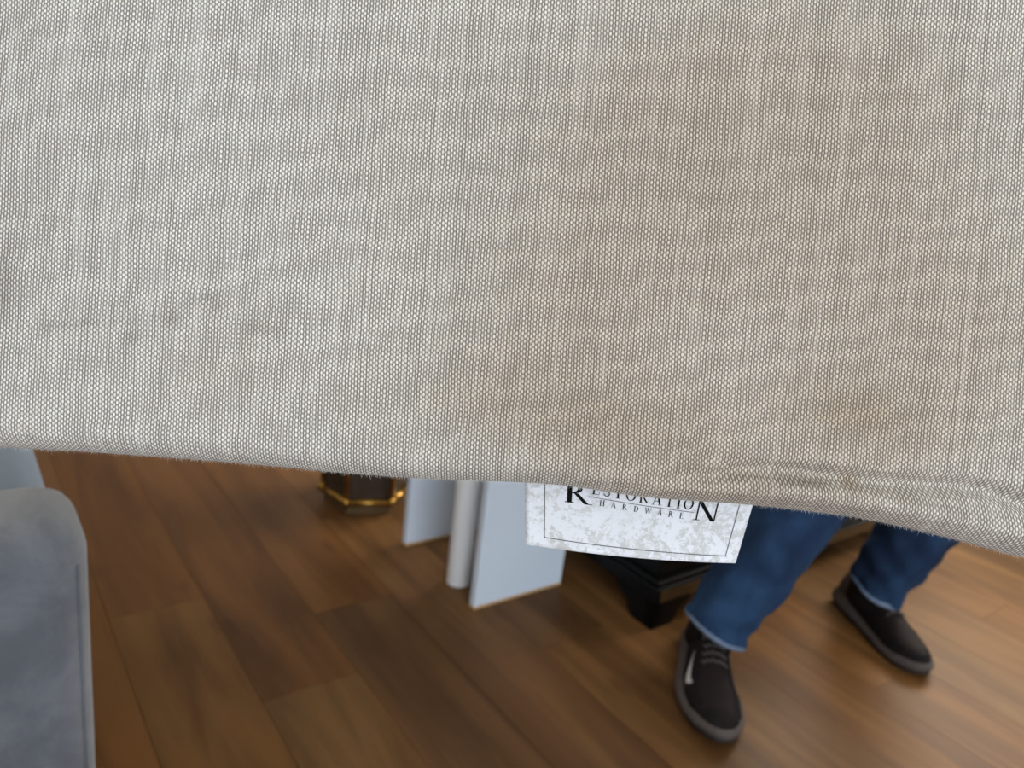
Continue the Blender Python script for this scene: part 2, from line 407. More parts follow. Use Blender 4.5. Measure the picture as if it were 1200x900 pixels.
def edge_raw(s):
    for (x0, y0), (x1, y1) in zip(EK, EK[1:]):
        if s <= x1: t = max(0, (s - x0) / (x1 - x0)); return y0 + (y1 - y0) * t
    return EK[-1][1]
def edge(s): return sum(edge_raw(s + d * 0.006) * w for d, w in ((-2, 1), (-1, 3), (0, 4), (1, 3), (2, 1))) / 12
def bump_front(s, h):
    """relief of the cover (negative = towards the camera); h = height above the lower edge"""
    crown = -0.010 * math.sin(math.pi * min(1, max(0, (s - SL) / (SR - SL)))) * math.sin(math.pi * min(1, max(0, h / (ZT + 0.06)))) ** 0.7
    g = 1 / (1 + math.exp(-(s - 0.10) / 0.016))
    hc = 0.0135 + 0.012 * max(0, min(1, (s - 0.08) / 0.15)) + 0.002 * math.sin(s * 60)
    groove = 0.0080 * g * math.exp(-((h - hc) / 0.0038) ** 2)
    lip = -0.0034 * g * math.exp(-((h - hc * 0.45) / 0.006) ** 2)
    fold = 0.0018 * math.exp(-((s - 0.155) / 0.022) ** 2 - ((h - 0.018 - (s - .15) * 0.2) / 0.0028) ** 2)
    fold += 0.0014 * math.exp(-((s - 0.105) / 0.03) ** 2 - ((h - 0.023 + (s - .1) * 0.12) / 0.003) ** 2)
    soft = 0.0022 * noise.noise(Vector((s * 9, h * 9, 2.0))) + 0.0008 * noise.noise(Vector((s * 30, h * 34, 5.0)))
    return crown + groove + lip + fold + soft * min(1, h / 0.02)
def sgrid():
    s = SL; out = [s]
    while s < SR - 1e-6:
        s += 0.0021 if -0.28 < s < 0.28 else 0.012
        out.append(min(s, SR))
    return out
SG = sgrid()
ang = [math.pi / 2 * i / 14 for i in range(15)]
HG = [RR * (1 - math.cos(0)) ] and []
rows = []                                     # (height above edge, extra depth, arc length)
for a_ in ang: rows.append((RR * (1 - math.cos(a_ )) , RR * (1 - math.sin(a_)), RR * a_))
h = RR; arc = RR * math.pi / 2
while h < 0.27: h += 0.0021; arc += 0.0021; rows.append((h, 0, arc))
HTOP = 0.555
while h < HTOP - RR: h += 0.012; arc += 0.012; rows.append((min(h, HTOP - RR), 0, arc))
for a_ in ang[1:]: rows.append((HTOP - RR + RR * math.sin(a_), RR * (1 - math.cos(a_)), arc + RR * a_))
STAINS_DIRT_SHADE = [((4, 335), 16, 42, 10, .55), ((205, 375), 9, 9, 0, .62), ((160, 396), 9, 6, 0, .5), ((95, 380), 50, 5, -4, .42), ((310, 386), 24, 8, 5, .42), ((255, 360), 18, 12, 0, .22),
               ((238, 352), 26, 4, -18, .25), ((118, 52), 3, 3, 0, .5), ((840, 552), 42, 6, 9, .42), ((945, 566), 24, 5, 10, .7), ((900, 570), 34, 6, -10, .35), ((1120, 598), 70, 6, 13, .38), ((1140, 155), 40, 10, 12, .12), ((395, 130), 70, 14, 10, .1)]  # the long mark at lower right paints shade along the crease
STAINS_TAN = [((1000, 488), 95, 45, 10, .42), ((730, 505), 130, 60, 0, .40), ((640, 390), 150, 120, 0, .28), ((1000, 566), 10, 8, 0, .55), ((860, 590), 190, 70, 5, .45), ((950, 330), 320, 220, 0, .40), ((950, 80), 300, 160, 0, .40), ((560, 470), 150, 60, 0, .28), ((260, 430), 80, 60, 0, .12), ((700, 200), 260, 180, 0, .25), ((1150, 450), 200, 200, 0, .3)]
def blob(px, py, L):
    v = 0.0
    for (cx, cy), rx, ry, rot, a in L:
        dx, dy = px - cx, py - cy; c_, s_ = math.cos(math.radians(rot)), math.sin(math.radians(rot))
        X, Y = (dx * c_ + dy * s_) / rx, (-dx * s_ + dy * c_) / ry
        d = X * X + Y * Y
        if d < 6: v += a * math.exp(-d)
    return min(1, v)
def build_cover():
    bm = bmesh.new(); uvl = bm.loops.layers.uv.new('weave'); cl = bm.loops.layers.float_color.new('stain_shade')
    info = {}
    grid = []
    for i, s in enumerate(SG):
        e = edge(s); colv = []
        dl = min(s - SL, SR - s)
        side = RR - math.sqrt(max(0, RR * RR - (RR - min(dl, RR)) ** 2))   # the ends roll back too
        for (hh, dy, al) in rows:
            z = e + hh / HTOP * (ZT - e) if hh > 0.27 else e + hh * (ZT - e) / HTOP
            y = min(RR * 1.0, max(dy, side)) + bump_front(s, hh) * min(1, dl / 0.03) * min(1, hh / 0.006)
            v = bm.verts.new((s, y, z))
            X, Y = s * math.cos(TILT) - z * math.sin(TILT), s * math.sin(TILT) + z * math.cos(TILT)
            px, py = 600 + X / DEP * FPX, 450 - Y / DEP * FPX
            info[v] = (s, al + e, blob(px, py, STAINS_TAN), blob(px, py, STAINS_DIRT_SHADE))
            colv.append(v)
        grid.append(colv)
    def quad(a, b, c, d):
        f = bm.faces.new((a, b, c, d)); f.smooth = True
        for l in f.loops:
            q = info[l.vert]; l[uvl].uv = (q[0], q[1]); l[cl] = (q[2], q[3], 0, 1)
    for i in range(len(grid) - 1):
        for j in range(len(rows) - 1): quad(grid[i][j], grid[i + 1][j], grid[i + 1][j + 1], grid[i][j + 1])
    # boxing band and back face
    ring = [grid[i][0] for i in range(len(grid))] + [grid[-1][j] for j in range(1, len(rows))] + [grid[i][-1] for i in range(len(grid) - 2, -1, -1)] + [grid[0][j] for j in range(len(rows) - 2, 0, -1)]
    prev = ring
    cx, cz = (SL + SR) / 2, 0.22
    for y, ins in ((0.03, 0.0), (TH - 0.03, 0.0), (TH - RR, 0.0), (TH - RR * .3, 0.004), (TH, 0.014), (TH + .008, 0.10), (TH + .012, 0.20)):
        cur = []
        for v in ring:
            x, z = v.co.x, v.co.z
            x = max(SL + ins, min(SR - ins, x)); z = max(z if z < 0.0 else 0, min(ZT - ins, z)) if z > 0.2 else z + (ins if z < 0.05 else 0)
            w = bm.verts.new((x, y, z)); p = info[v]; info[w] = ((p[0] + (y - RR) * (1 if x > 0 else -1), p[1], 0.2, 0) if (x < SL + .004 or x > SR - .004) else (p[0], p[1] - (y - RR) * (1 if z < .1 else -1), 0.2, 0)); cur.append(w)
        for k in range(len(ring)):
            m_ = (k + 1) % len(ring); quad(prev[k], prev[m_], cur[m_], cur[k])
        prev = cur
    cen = bm.verts.new((cx, TH + .014, cz)); info[cen] = (cx, cz, 0, 0)
    for k in range(len(ring)):
        m_ = (k + 1) % len(ring)
        f = bm.faces.new((prev[k], prev[m_], cen)); f.smooth = True
        for l in f.loops: q = info[l.vert]; l[uvl].uv = (q[0], q[1]); l[cl] = (q[2], q[3], 0, 1)
    return obj('cover', bm, M_LINEN, cushion, smooth=True)
build_cover()
# frayed fibres along the lower edge
bm = bmesh.new()
for i in range(3600):
    s = random.uniform(-0.29, 0.29); a_ = random.uniform(-0.15, 0.9)
    e = edge(s); p = Vector((s, RR * (1 - math.sin(max(a_, 0))) + (0.002 if a_ < 0 else 0), e + RR * (1 - math.cos(max(a_, 0)))))
    nrm = Vector((0, -math.sin(a_), -math.cos(a_)))
    L = random.uniform(0.0003, 0.0012) * (1.9 if random.random() < 0.05 else 1)
    d = (nrm + Vector((random.gauss(0, 0.7), random.gauss(0, 0.3), random.gauss(0, 0.25)))).normalized() * L
    d2 = d + Vector((random.gauss(0, 0.5), random.gauss(0, .2), random.gauss(0, 0.3))) * L * 0.6
    w = Vector((0.000035, 0, 0.00001)) if abs(d.x) < 0.8 * L else Vector((0, 0, 0.000035))
    q = [bm.verts.new(p - w), bm.verts.new(p + w), bm.verts.new(p + d + w * .8), bm.verts.new(p + d - w * .8), bm.verts.new(p + d + d2 * .7)]
    bm.faces.new(q[:4]); bm.faces.new((q[3], q[2], q[4]))
fz = obj('fibre_fringe', bm, M_FUZZ, cushion); fz['kind'] = 'stuff'; fz['label'] = 'fine frayed fibres along the lower edge'

# ------------------------------------------------------------------ the printed tag sewn behind the lower edge
def tag_px(u, v):
    b0, b1, b2 = (616, 638), (745, 658), (862, 660)
    x = (1 - u) ** 2 * b0[0] + 2 * u * (1 - u) * b1[0] + u * u * b2[0]
    y = (1 - u) ** 2 * b0[1] + 2 * u * (1 - u) * b1[1] + u * u * b2[1]
    return x + v * (-2 + 34 * u), y - v * (110 - 2 * u)
def tag_pt(u, v, off=0.0):
    x, y = tag_px(u, v)
    d = 0.404 + 0.012 * v + 0.004 * u - 0.004 * math.sin(math.pi * u) * (1 - v) + 0.0007 * math.sin(u * 19 + v * 5) * (1 - v) ** 2 - off
    p = Vector(((x - 600) / FPX * d, d - DEP, -(y - 450) / FPX * d))
    return Vector((p.x * math.cos(TILT) + p.z * math.sin(TILT), p.y, -p.x * math.sin(TILT) + p.z * math.cos(TILT)))
bm = bmesh.new(); uvl = bm.loops.layers.uv.new('print'); NU, NV = 48, 20
g = [[[bm.verts.new(tag_pt(i / NU, j / NV, o_)) for j in range(NV + 1)] for i in range(NU + 1)] for o_ in (0.0, -0.0004)]
def tq(vs4, ij):
    f = bm.faces.new(vs4); f.smooth = True
    for l, (i, j) in zip(f.loops, ij): l[uvl].uv = (i / NU, j / NV * 0.47)
for s_ in (0, 1):
    for i in range(NU):
        for j in range(NV):
            ij = [(i, j), (i + 1, j), (i + 1, j + 1), (i, j + 1)]
            tq([g[s_][a][b] for a, b in ij], ij)
for i in range(NU):
    for j in (0, NV): tq((g[0][i][j], g[0][i + 1][j], g[1][i + 1][j], g[1][i][j]), [(i, j), (i + 1, j), (i + 1, j), (i, j)])
for j in range(NV):
    for i in (0, NU): tq((g[0][i][j], g[0][i][j + 1], g[1][i][j + 1], g[1][i][j]), [(i, j), (i, j + 1), (i, j + 1), (i, j)])
tag = obj('label_tag', bm, M_TAG, cushion, smooth=True); tag['label'] = 'white marbled printed tag with black serif lettering'
# the lettering: a small hand-built roman capital alphabet (cap height 1)
TK, TN, SF = 0.15, 0.06, 0.075
def rect(x0, y0, x1, y1): return [[(x0, y0), (x1, y0), (x1, y1), (x0, y1)]]
def stem(x, w=TK, y0=0.0, y1=1.0, top=True, bot=True):
    q = rect(x, y0, x + w, y1)
    if bot: q += rect(x - SF, y0, x + w + SF, y0 + 0.048)
    if top: q += rect(x - SF, y1 - 0.048, x + w + SF, y1)
    return q
def diag(xa, ya, xb, yb, w): return [[(xa, ya), (xa + w, ya), (xb + w, yb), (xb, yb)]]
def arc_stroke(cx, cy, rx, ry, a0, a1, wx, wy, n=16):
    out = []
    def pt(a, k): return (cx + (rx - k * wx) * math.cos(a), cy + (ry - k * wy) * math.sin(a))
    for i in range(n):
        a, b = a0 + (a1 - a0) * i / n, a0 + (a1 - a0) * (i + 1) / n
        out.append([pt(a, 0), pt(b, 0), pt(b, 1), pt(a, 1)])
    return out
PI = math.pi
GL = {
 'I': (stem(.1), .34), 'H': (stem(.1) + stem(.62) + rect(.2, .48, .66, .53), .86), 'T': (stem(.33, bot=True, top=False) + rect(0, .955, .8, 1) + rect(0, .82, .035, 1) + rect(.765, .82, .8, 1), .8),
 'E': (stem(.1) + rect(.2, .955, .62, 1) + rect(.585, .8, .62, 1) + rect(.2, .5, .5, .545) + rect(.465, .42, .5, .62) + rect(.2, 0, .66, .045) + rect(.625, 0, .66, .22), .72),
 'O': (arc_stroke(.46, .5, .44, .52, 0, 2 * PI, TK, TN, 28), .92), 'D': (stem(.1) + arc_stroke(.22, .5, .56, .5, -PI / 2, PI / 2, TK, TN, 18), .84),
 'R': (stem(.1) + arc_stroke(.24, .74, .34, .26, -PI / 2, PI / 2, TK, TN, 14) + rect(.2, .48, .26, .525) + rect(.2, .955, .26, 1) + diag(.66, 0, .30, .50, .16) + rect(.66, 0, .92, .035), .90),
 'A': (diag(.06, 0, .40, 1.02, .055) + diag(.64, 0, .34, 1.02, .145) + rect(.2, .32, .62, .365) + rect(-.02, 0, .2, .035) + rect(.56, 0, .88, .035), .86),
 'N': (rect(.12, 0, .175, 1) + rect(.02, 0, .28, .035) + rect(-.02, .965, .2, 1) + diag(.70, -.03, .06, 1, .165) + rect(.81, 0, .865, 1) + rect(.70, .965, .98, 1), .98),
 'W': (diag(.26, 0, .04, 1, .12) + diag(.30, 0, .55, 1, .05) + diag(.72, 0, .48, 1, .12) + diag(.76, 0, 1.0, 1, .05) + rect(-.04, .965, .26, 1) + rect(.40, .965, .68, 1) + rect(.92, .965, 1.14, 1), 1.12),
 'S': (arc_stroke(.32, .745, .25, .255, PI * .12, PI * 1.28, .09, TN, 14) + arc_stroke(.32, .255, .27, .255, -PI * .88, PI * .28, .09, TN, 14) + diag(.13, .60, .12, .62, .01) + [[(.13, .62), (.22, .70), (.56, .37), (.46, .30)]] + rect(.52, .72, .555, .92) + rect(.05, .08, .085, .30), .62),
}
def set_text(bm, text, u0, u1, v0, cap_v, lift=0.00022, dv=0.0):
    gap = 0.10
    adv = [GL[c][1] for c in text]; tot = sum(adv)
    cap_u = cap_v * 110 / 261.0                                     # cap height in u units
    natural = tot * cap_u
    sp = (u1 - u0 - natural) / max(1, len(text) - 1) if len(text) > 1 else 0
    sx = 1.0
    if len(text) == 1: sx = (u1 - u0) / natural
    u = u0
    for c, a in zip(text, adv):
        for q in GL[c][0]:
            pts = []
            n = len(q)
            f_pts = [tag_pt(u + x * cap_u * sx, v0 + dv * (u - u0) / max(1e-6, u1 - u0) + y * cap_v, lift) for x, y in q]
            bm.faces.new([bm.verts.new(p) for p in f_pts])
        u += a * cap_u * sx + sp
bm = bmesh.new()
set_text(bm, 'R', .168, .288, .511, .215); set_text(bm, 'N', .742, .858, .447, .215)
set_text(bm, 'ESTORATIO', .285, .735, .629, .118, dv=-.082)
set_text(bm, 'HARDWARE', .322, .700, .515, .062, dv=-.063)
let = obj('lettering', bm, M_INK, tag)
bm = bmesh.new()
def strip(ua, va, ub, vb, wu, wv, n=30):
    for i in range(n):
        t0, t1 = i / n, (i + 1) / n
        a = (ua + (ub - ua) * t0, va + (vb - va) * t0); b = (ua + (ub - ua) * t1, va + (vb - va) * t1)
        bm.faces.new([bm.verts.new(tag_pt(*p, 0.0002)) for p in (a, b, (b[0] + wu, b[1] + wv), (a[0] + wu, a[1] + wv))])
strip(.083, .100, .942, .070, 0, .009); strip(.083, .10, .083, .96, .0042, 0); strip(.938, .07, .938, .96, .0042, 0); strip(.083, .95, .942, .95, 0, .009)
strip(.272, .597, .742, .523, 0, .007)
obj('border_rule', bm, M_LINE, tag)

# ------------------------------------------------------------------ grey sofa at the left
sofa = thing('sofa', 'grey felt-covered sofa whose upright arm panel stands at the left edge', 'sofa', (-0.353, 0.605, 0), YAW)
SDp, SW, AT, AH = 0.88, 1.62, 0.13, 0.550          # depth (local -x), width (local y), arm thickness, arm height
def sofa_arm(y0, y1):
    bm = bmesh.new(); add_box(bm, -SDp, 0, y0, y1, 0.07, AH, r=0.034, seg=6)
    a = obj('arm', bm, M_SOFA, sofa, smooth=True)
    for ys in (y0 + .001, y1 - .001):
        bp = bmesh.new(); yp = ys + (.001 if ys < (y0 + y1) / 2 else -.001)
        q_ = .0088 if ys < (y0 + y1) / 2 else -.0088
        add_tube(bp, [(-.0105, ys + q_, .11), (-.0105, ys + q_, AH - .04)], 0.0018, 8, Vector((0, 1, 0)))
        obj('piping', bp, M_PIPE, a, smooth=True)
sofa_arm(0, AT); sofa_arm(SW - AT, SW)
box_obj('base_frame', M_SOFA, sofa, -SDp + .02, -.05, AT + .002, SW - AT - .002, 0.08, 0.26, r=0.02)
box_obj('backrest', M_SOFA, sofa, -SDp, -SDp + .22, AT + .002, SW - AT - .002, 0.262, 0.80, r=0.05)
cw = (SW - 2 * AT - .012) / 2
for i in range(2):
    y0 = AT + .004 + i * (cw + .004)
    c_ = box_obj('seat_cushion', M_BOLSTER, sofa, -SDp + .222, 0.0, y0, y0 + cw, 0.262, 0.455, r=0.035, seg=6)
    c_['label'] = 'smooth pale blue-grey seat cushion'
for x in (-SDp + .07, -.07):
    for y in (.065, SW - .065):
        bm = bmesh.new(); add_tube(bm, [(x, y, 0), (x, y, .07)], [.018, .026], 14); obj('leg', bm, M_BLACK, sofa, smooth=True)

# ------------------------------------------------------------------ white stand with slab legs, and the tube between them
stand = thing('white_side_table', 'white side table on two flat slab legs behind the tag', 'table', (-0.022, 1.407, 0), YAW)
for y in (0.0, 0.295):
    bm = bmesh.new(); add_box(bm, 0, 0.236, y, y + 0.018, 0.0053, 0.46, r=0.0012, seg=1)
    p = obj('leg_panel', bm, M_WHITE, stand)
    bm = bmesh.new(); add_box(bm, 0.0, 0.236, y - .0002, y + .0182, 0.0, 0.0052); ed = obj('bare_edge', bm, M_RAW, p); ed['label'] = 'chipped tan raw edge'
    for i in range(7):
        x = .008 + i * .031 + random.uniform(0, .012); w = random.uniform(.006, .016); bm = bmesh.new()
        v = [bm.verts.new(q) for q in ((x, y - .0004, 0.0005), (x + w, y - .0004, 0.0005), (x + w * random.uniform(.6, .9), y - .0004, random.uniform(.005, .009)), (x + w * .2, y - .0004, random.uniform(.004, .008)))]
        f_ = bm.faces.new(v); r_ = bmesh.ops.extrude_face_region(bm, geom=[f_]); bmesh.ops.translate(bm, verts=[q for q in r_['geom'] if isinstance(q, bmesh.types.BMVert)], vec=(0, .0006, 0))
        obj('chip', bm, M_RAW, p)
box_obj('table_top', M_WHITE, stand, -0.03, 0.27, -0.04, 0.355, 0.46, 0.482, r=0.003, seg=2)
def lathe(bm, prof, n=28):
    rings = [[Vector((r * math.cos(2 * PI * k / n), r * math.sin(2 * PI * k / n), z)) for k in range(n)] for r, z in prof]
    add_loft(bm, rings)
tp = Vector((-0.022, 1.407, 0)) + D2 * 0.030 + D1 * 0.108
tube = thing('white_tube', 'round white upright tube standing between the two white slab legs', 'tube', tp)
bm = bmesh.new(); lathe(bm, [(.0225, .004), (.0225, 0), (.0265, 0), (.0272, .002), (.0272, .44), (.026, .442)]); obj('tube_wall', bm, M_TUBE, tube, smooth=True)
bm = bmesh.new(); lathe(bm, [(.026, .4421), (.0285, .443), (.0285, .452), (.026, .455)]); obj('end_cap', bm, M_TUBE, tube, smooth=True)

# ------------------------------------------------------------------ brass lantern
lan = thing('brass_lantern', 'six-sided brass and dark glass lantern on the floor left of the white legs', 'lantern', (-0.352, 1.868, 0), math.radians(17))
RH = 0.112
def hexp(r, k, z): a = math.radians(-120 + 60 * k); return Vector((r * math.cos(a), r * math.sin(a), z))
bm = bmesh.new(); add_loft(bm, [[hexp(r, k, z) for k in range(6)] for r, z in ((RH * .94, 0.0), (RH * .94, .018), (RH * .99, .020), (RH * .99, .028))]); obj('base', bm, M_GOLD, lan)
for k in range(6):
    bm = bmesh.new(); add_tube(bm, [hexp(RH, k, .034), hexp(RH, k + 1, .034)], .0090, 10, Vector((0, 0, 1))); obj('lower_rail', bm, M_BRASS, lan, smooth=True)
    bm = bmesh.new(); add_tube(bm, [hexp(RH, k, .022), hexp(RH, k, .27)], .0055, 10); obj('corner_post', bm, M_BRASS, lan, smooth=True)
    bm = bmesh.new(); add_tube(bm, [hexp(RH, k, .268), hexp(RH, k + 1, .268)], .006, 10, Vector((0, 0, 1))); obj('upper_rail', bm, M_BRASS, lan, smooth=True)
    bm = bmesh.new(); a, b = hexp(RH - .003, k, 0), hexp(RH - .003, k + 1, 0); inn = -(a + b).normalized() * .003
    v = [bm.verts.new(Vector((p.x, p.y, z)) + o_) for o_ in (Vector(), inn) for p, z in ((a, .03), (b, .03), (b, .265), (a, .265))]
    for q in ((0, 1, 2, 3), (4, 5, 6, 7), (0, 1, 5, 4), (1, 2, 6, 5), (2, 3, 7, 6), (3, 0, 4, 7)): bm.faces.new([v[i] for i in q])
    obj('glass_pane', bm, M_SMOKE, lan)
    bm = bmesh.new(); bmesh.ops.create_uvsphere(bm, u_segments=12, v_segments=8, radius=.0115); bmesh.ops.translate(bm, verts=bm.verts[:], vec=hexp(RH + .001, k, .036)); obj('corner_knob', bm, M_BRASS, lan, smooth=True)
bm = bmesh.new(); add_loft(bm, [[hexp(r, k, z) for k in range(6)] for r, z in ((RH * 1.04, .272), (RH * 1.04, .280), (RH * .45, .345), (RH * .30, .352), (RH * .30, .372), (.004, .378))]); obj('roof', bm, M_BRASS, lan)
bm = bmesh.new(); add_tube(bm, [(0.034 * math.cos(a), 0, .405 + .034 * math.sin(a)) for a in [2 * PI * i / 24 for i in range(25)]], .0035, 8, Vector((0, 1, 0))); obj('ring_handle', bm, M_BRASS, lan, smooth=True)

# ------------------------------------------------------------------ black lacquered chest with bracket feet
chest = thing('black_chest', 'low black lacquered chest with a gilt band and bracket feet behind the jeans', 'chest', (0.350, 1.412, 0), YAW)
CW, CDp = 1.16, 0.46
def foot(x, y, sx, sy):
    bm = bmesh.new()
    prof = [(0, 0), (.058, 0), (.070, .012), (.076, .028), (.090, .040), (.11, .046), (.11, .060), (0, .060)]
    for ax in (0, 1):
        f0, f1 = [], []
        for p, z in prof:
            for L, t in ((f0, 0.0), (f1, 0.024)):
                q = (p, t) if ax == 0 else (t, p)
                L.append(bm.verts.new((x + sx * q[0], y + sy * q[1], z)))
        n = len(prof); bm.faces.new(f0); bm.faces.new(f1[::-1])
        for i in range(n): bm.faces.new((f0[i], f0[(i + 1) % n], f1[(i + 1) % n], f1[i]))
    obj('bracket_foot', bm, M_BLACK, chest)
for x, sx in ((0, 1), (CW, -1)):
    for y, sy in ((0, 1), (CDp, -1)): foot(x, y, sx, sy)
box_obj('base_rail', M_BLACK, chest, 0.0, CW, 0.0, CDp, 0.0602, 0.094, r=0.003, seg=2)
box_obj('gilt_band', M_GOLD, chest, 0.012, CW - .012, -0.0022, 0.0005, 0.063, 0.088)
box_obj('moulding', M_BLACK, chest, 0.006, CW - .006, 0.006, CDp - .006, 0.0942, 0.106, r=0.004, seg=3)
box_obj('body', M_BLACK, chest, 0.02, CW - .02, 0.02, CDp - .02, 0.1062, 0.42, r=0.003, seg=2)
for i in range(3):
    dr = box_obj('drawer', M_BLACK, chest, 0.03 + i * .37, 0.03 + i * .37 + .36, 0.012, 0.0198, 0.14, 0.38, r=0.002, seg=1)
    bm = bmesh.new(); bmesh.ops.create_uvsphere(bm, u_segments=12, v_segments=8, radius=.012); bmesh.ops.translate(bm, verts=bm.verts[:], vec=(0.21 + i * .37, 0.002, .26)); obj('knob', bm, M_BRASS, dr, smooth=True)
box_obj('chest_top', M_BLACK, chest, 0.0, CW, 0.0, CDp, 0.4202, 0.445, r=0.006, seg=3)

# ------------------------------------------------------------------ the person holding the cushion
person = thing('person', 'person in blue jeans and dark brown trainers standing behind the cushion', 'person', (0.62, 1.45, 0))
PO = Vector((0.62, 1.45, 0))
def W(*p): return Vector(p) - PO                # world to the person's own frame
# shoes -------------------------------------------------------------------------------------------
def shoe(name_side, toe, heel, inner):
    """inner = +1 when the big-toe side is the shoe's local +x"""
    d = Vector((toe[0] - heel[0], toe[1] - heel[1], 0)); L = d.length; d.normalize()
    root = bpy.data.objects.new('shoe', None); COL.objects.link(root); root.parent = person
    root.location = W(heel[0], heel[1], 0); root.rotation_euler = (0, 0, math.atan2(d.y, d.x) - PI / 2)
    sc = L / 0.30
    def half(t):
        """outline: (inner half width, outer half width, sideways shift)"""
        ks = [(0, .014, .014), (.03, .026, .026), (.10, .034, .035), (.25, .036, .038), (.40, .036, .043), (.55, .040, .049), (.70, .046, .050), (.82, .044, .044), (.91, .036, .033), (.97, .024, .018), (1.0, .010, .006)]
        for a, b in zip(ks, ks[1:]):
            if t <= b[0]:
                q = (t - a[0]) / (b[0] - a[0]); q = q * q * (3 - 2 * q) if b[0] < .6 else q
                return a[1] + (b[1] - a[1]) * q, a[2] + (b[2] - a[2]) * q
        return ks[-1][1:]
    def bend(t): return inner * (0.010 * t * t)      # toes swing inwards
    N, n = 44, 28
    ts = [0.5 - 0.5 * math.cos(PI * i / N) for i in range(N + 1)]
    def sole_ring(t, grow, z0, z1):
        hi, ho = half(t); return hi + grow, ho + grow
    def slab(name, mat, layers, parent=root, tend=1.0):
        bm = bmesh.new(); rings = []
        outline_t = ts
        for grow, zf in layers:
            ring = []
            for t in outline_t:
                hi, ho = half(t); gr = grow * (1 - .9 * max(0, (t - .65) / .35)); ring.append((inner * (hi + gr) + bend(t), t * .30 + (t - .5) * grow, zf(t)))
            for t in reversed(outline_t):
                hi, ho = half(t); gr = grow * (1.35 - 1.2 * max(0, (t - .65) / .35)); ring.append((-inner * (ho + gr) + bend(t), t * .30 + (t - .5) * grow, zf(t)))
            rings.append([Vector((x * sc, y * sc, z)) for x, y, z in ring])
        add_loft(bm, rings)
        return obj(name, bm, mat, parent, smooth=True)
    spring = lambda t: 0.012 * max(0, (t - .72) / .28) ** 2
    slab('outsole', M_OUT, [(-.004, lambda t: spring(t)), (.002, lambda t: spring(t) + .001), (.002, lambda t: spring(t) + .007)])
    top = lambda t: 0.036 - 0.018 * t + .005 * math.cos(2 * PI * t) + spring(t) * .8
    slab('midsole', M_SOLE, [(.001, lambda t: spring(t) + .0065), (.0085, lambda t: spring(t) + .013), (.0075, lambda t: .6 * top(t) + .4 * (spring(t) + .012)), (.001, top), (-.004, lambda t: top(t) + .003)])
    # upper: arched cross-sections
    def H(t):
        ks = [(0, .070), (.06, .092), (.15, .100), (.28, .108), (.38, .102), (.50, .082), (.62, .066), (.75, .055), (.88, .047), (.95, .038), (1.0, .022)]
        for a, b in zip(ks, ks[1:]):
            if t <= b[0]: q = (t - a[0]) / (b[0] - a[0]); return a[1] + (b[1] - a[1]) * q
        return ks[-1][1]
    def upt(t, ph, off=0.0):
        """ph 0 = inner side foot, pi = outer side foot"""
        hi, ho = half(t); z0 = top(t) - .004; hh = H(t) + spring(t) - z0
        c, s = math.cos(ph), math.sin(ph)
        w = hi if c > 0 else ho
        lean = 1.0 - 0.42 * (s ** 2) * (1 if t < .7 else .5)
        x = inner * math.copysign(abs(c) ** 0.75, c) * (w - .002 + off) * (lean if abs(c) > 1e-6 else 1)
        return Vector(((x + bend(t)) * sc, (t * .296 + .002) * sc, z0 + (hh + off) * max(0, s) ** 0.8))
    bm = bmesh.new()
    add_loft(bm, [[upt(t, PI * k / n) for k in range(n + 1)] for t in ts], cap=True, closed=True)
    up = obj('upper', bm, M_KNIT, root, smooth=True)
    def patch(name, mat, t0, t1, p0, p1, off, nn=14, shape=None):
        bm = bmesh.new()
        gr = [[bm.verts.new(upt(t0 + (t1 - t0) * i / nn, p0 + (p1 - p0) * j / nn, off)) for j in range(nn + 1)] for i in range(nn + 1)]
        for i in range(nn):
            for j in range(nn):
                f = bm.faces.new((gr[i][j], gr[i + 1][j], gr[i + 1][j + 1], gr[i][j + 1]))
        return obj(name, bm, mat, root, smooth=True)
    patch('toe_cap', M_OVER, .90, .995, PI * .08, PI * .92, .0012)
    patch('side_overlay', M_OVER, .30, .86, PI * .72, PI * .97, .0010); patch('side_overlay', M_OVER, .30, .86, PI * .03, PI * .26, .0010)
    patch('heel_counter', M_SOLE, .01, .22, PI * .62, PI * .985, .0022); patch('heel_counter', M_SOLE, .01, .22, PI * .015, PI * .38, .0022)
    patch('tongue', M_OVER, .30, .50, PI * .38, PI * .62, .003)
    for i in range(5):
        t = .385 + i * .048; w = .14 + .012 * i
        bm = bmesh.new(); pts = [upt(t + .010 * math.sin(q * 3), PI * (.5 - w + 2 * w * q / 10), .0048) for q in range(11)]
        add_tube(bm, pts, [(.0042, .0022)] * 11, 8, Vector((0, 1, 0))); obj('lace', bm, M_LACE, root, smooth=True)
    bm = bmesh.new()
    add_tube(bm, [upt(.36, PI * .55, .006), upt(.34, PI * .60, .012), upt(.40, PI * .66, .008), upt(.44, PI * .68, .006)], .0024, 8); obj('lace', bm, M_LACE, root, smooth=True)
    # the curved tick on the side
    for ph_side in (1, 0):  # outer side, then inner side
        bm = bmesh.new(); ups, dns = [], []
        keys = [(.47, .205, .212), (.53, .170, .190), (.58, .130, .178), (.62, .100, .168), (.65, .092, .168), (.67, .110, .178), (.685, .145, .190), (.69, .180, .195)] if ph_side else [(.24, .300, .305), (.28, .275, .290), (.32, .250, .270), (.345, .252, .272), (.352, .268, .275)]
        for i in range(41):
            u = i / 40 * (len(keys) - 1); k0 = min(int(u), len(keys) - 2); q = u - k0
            t, lo, hi2 = [keys[k0][m_] + (keys[k0 + 1][m_] - keys[k0][m_]) * q for m_ in range(3)]
            f = (lambda r: PI * (1 - r)) if ph_side else (lambda r: PI * r)
            dns.append(bm.verts.new(upt(t, f(lo), .0024))); ups.append(bm.verts.new(upt(t, f(hi2), .0024)))
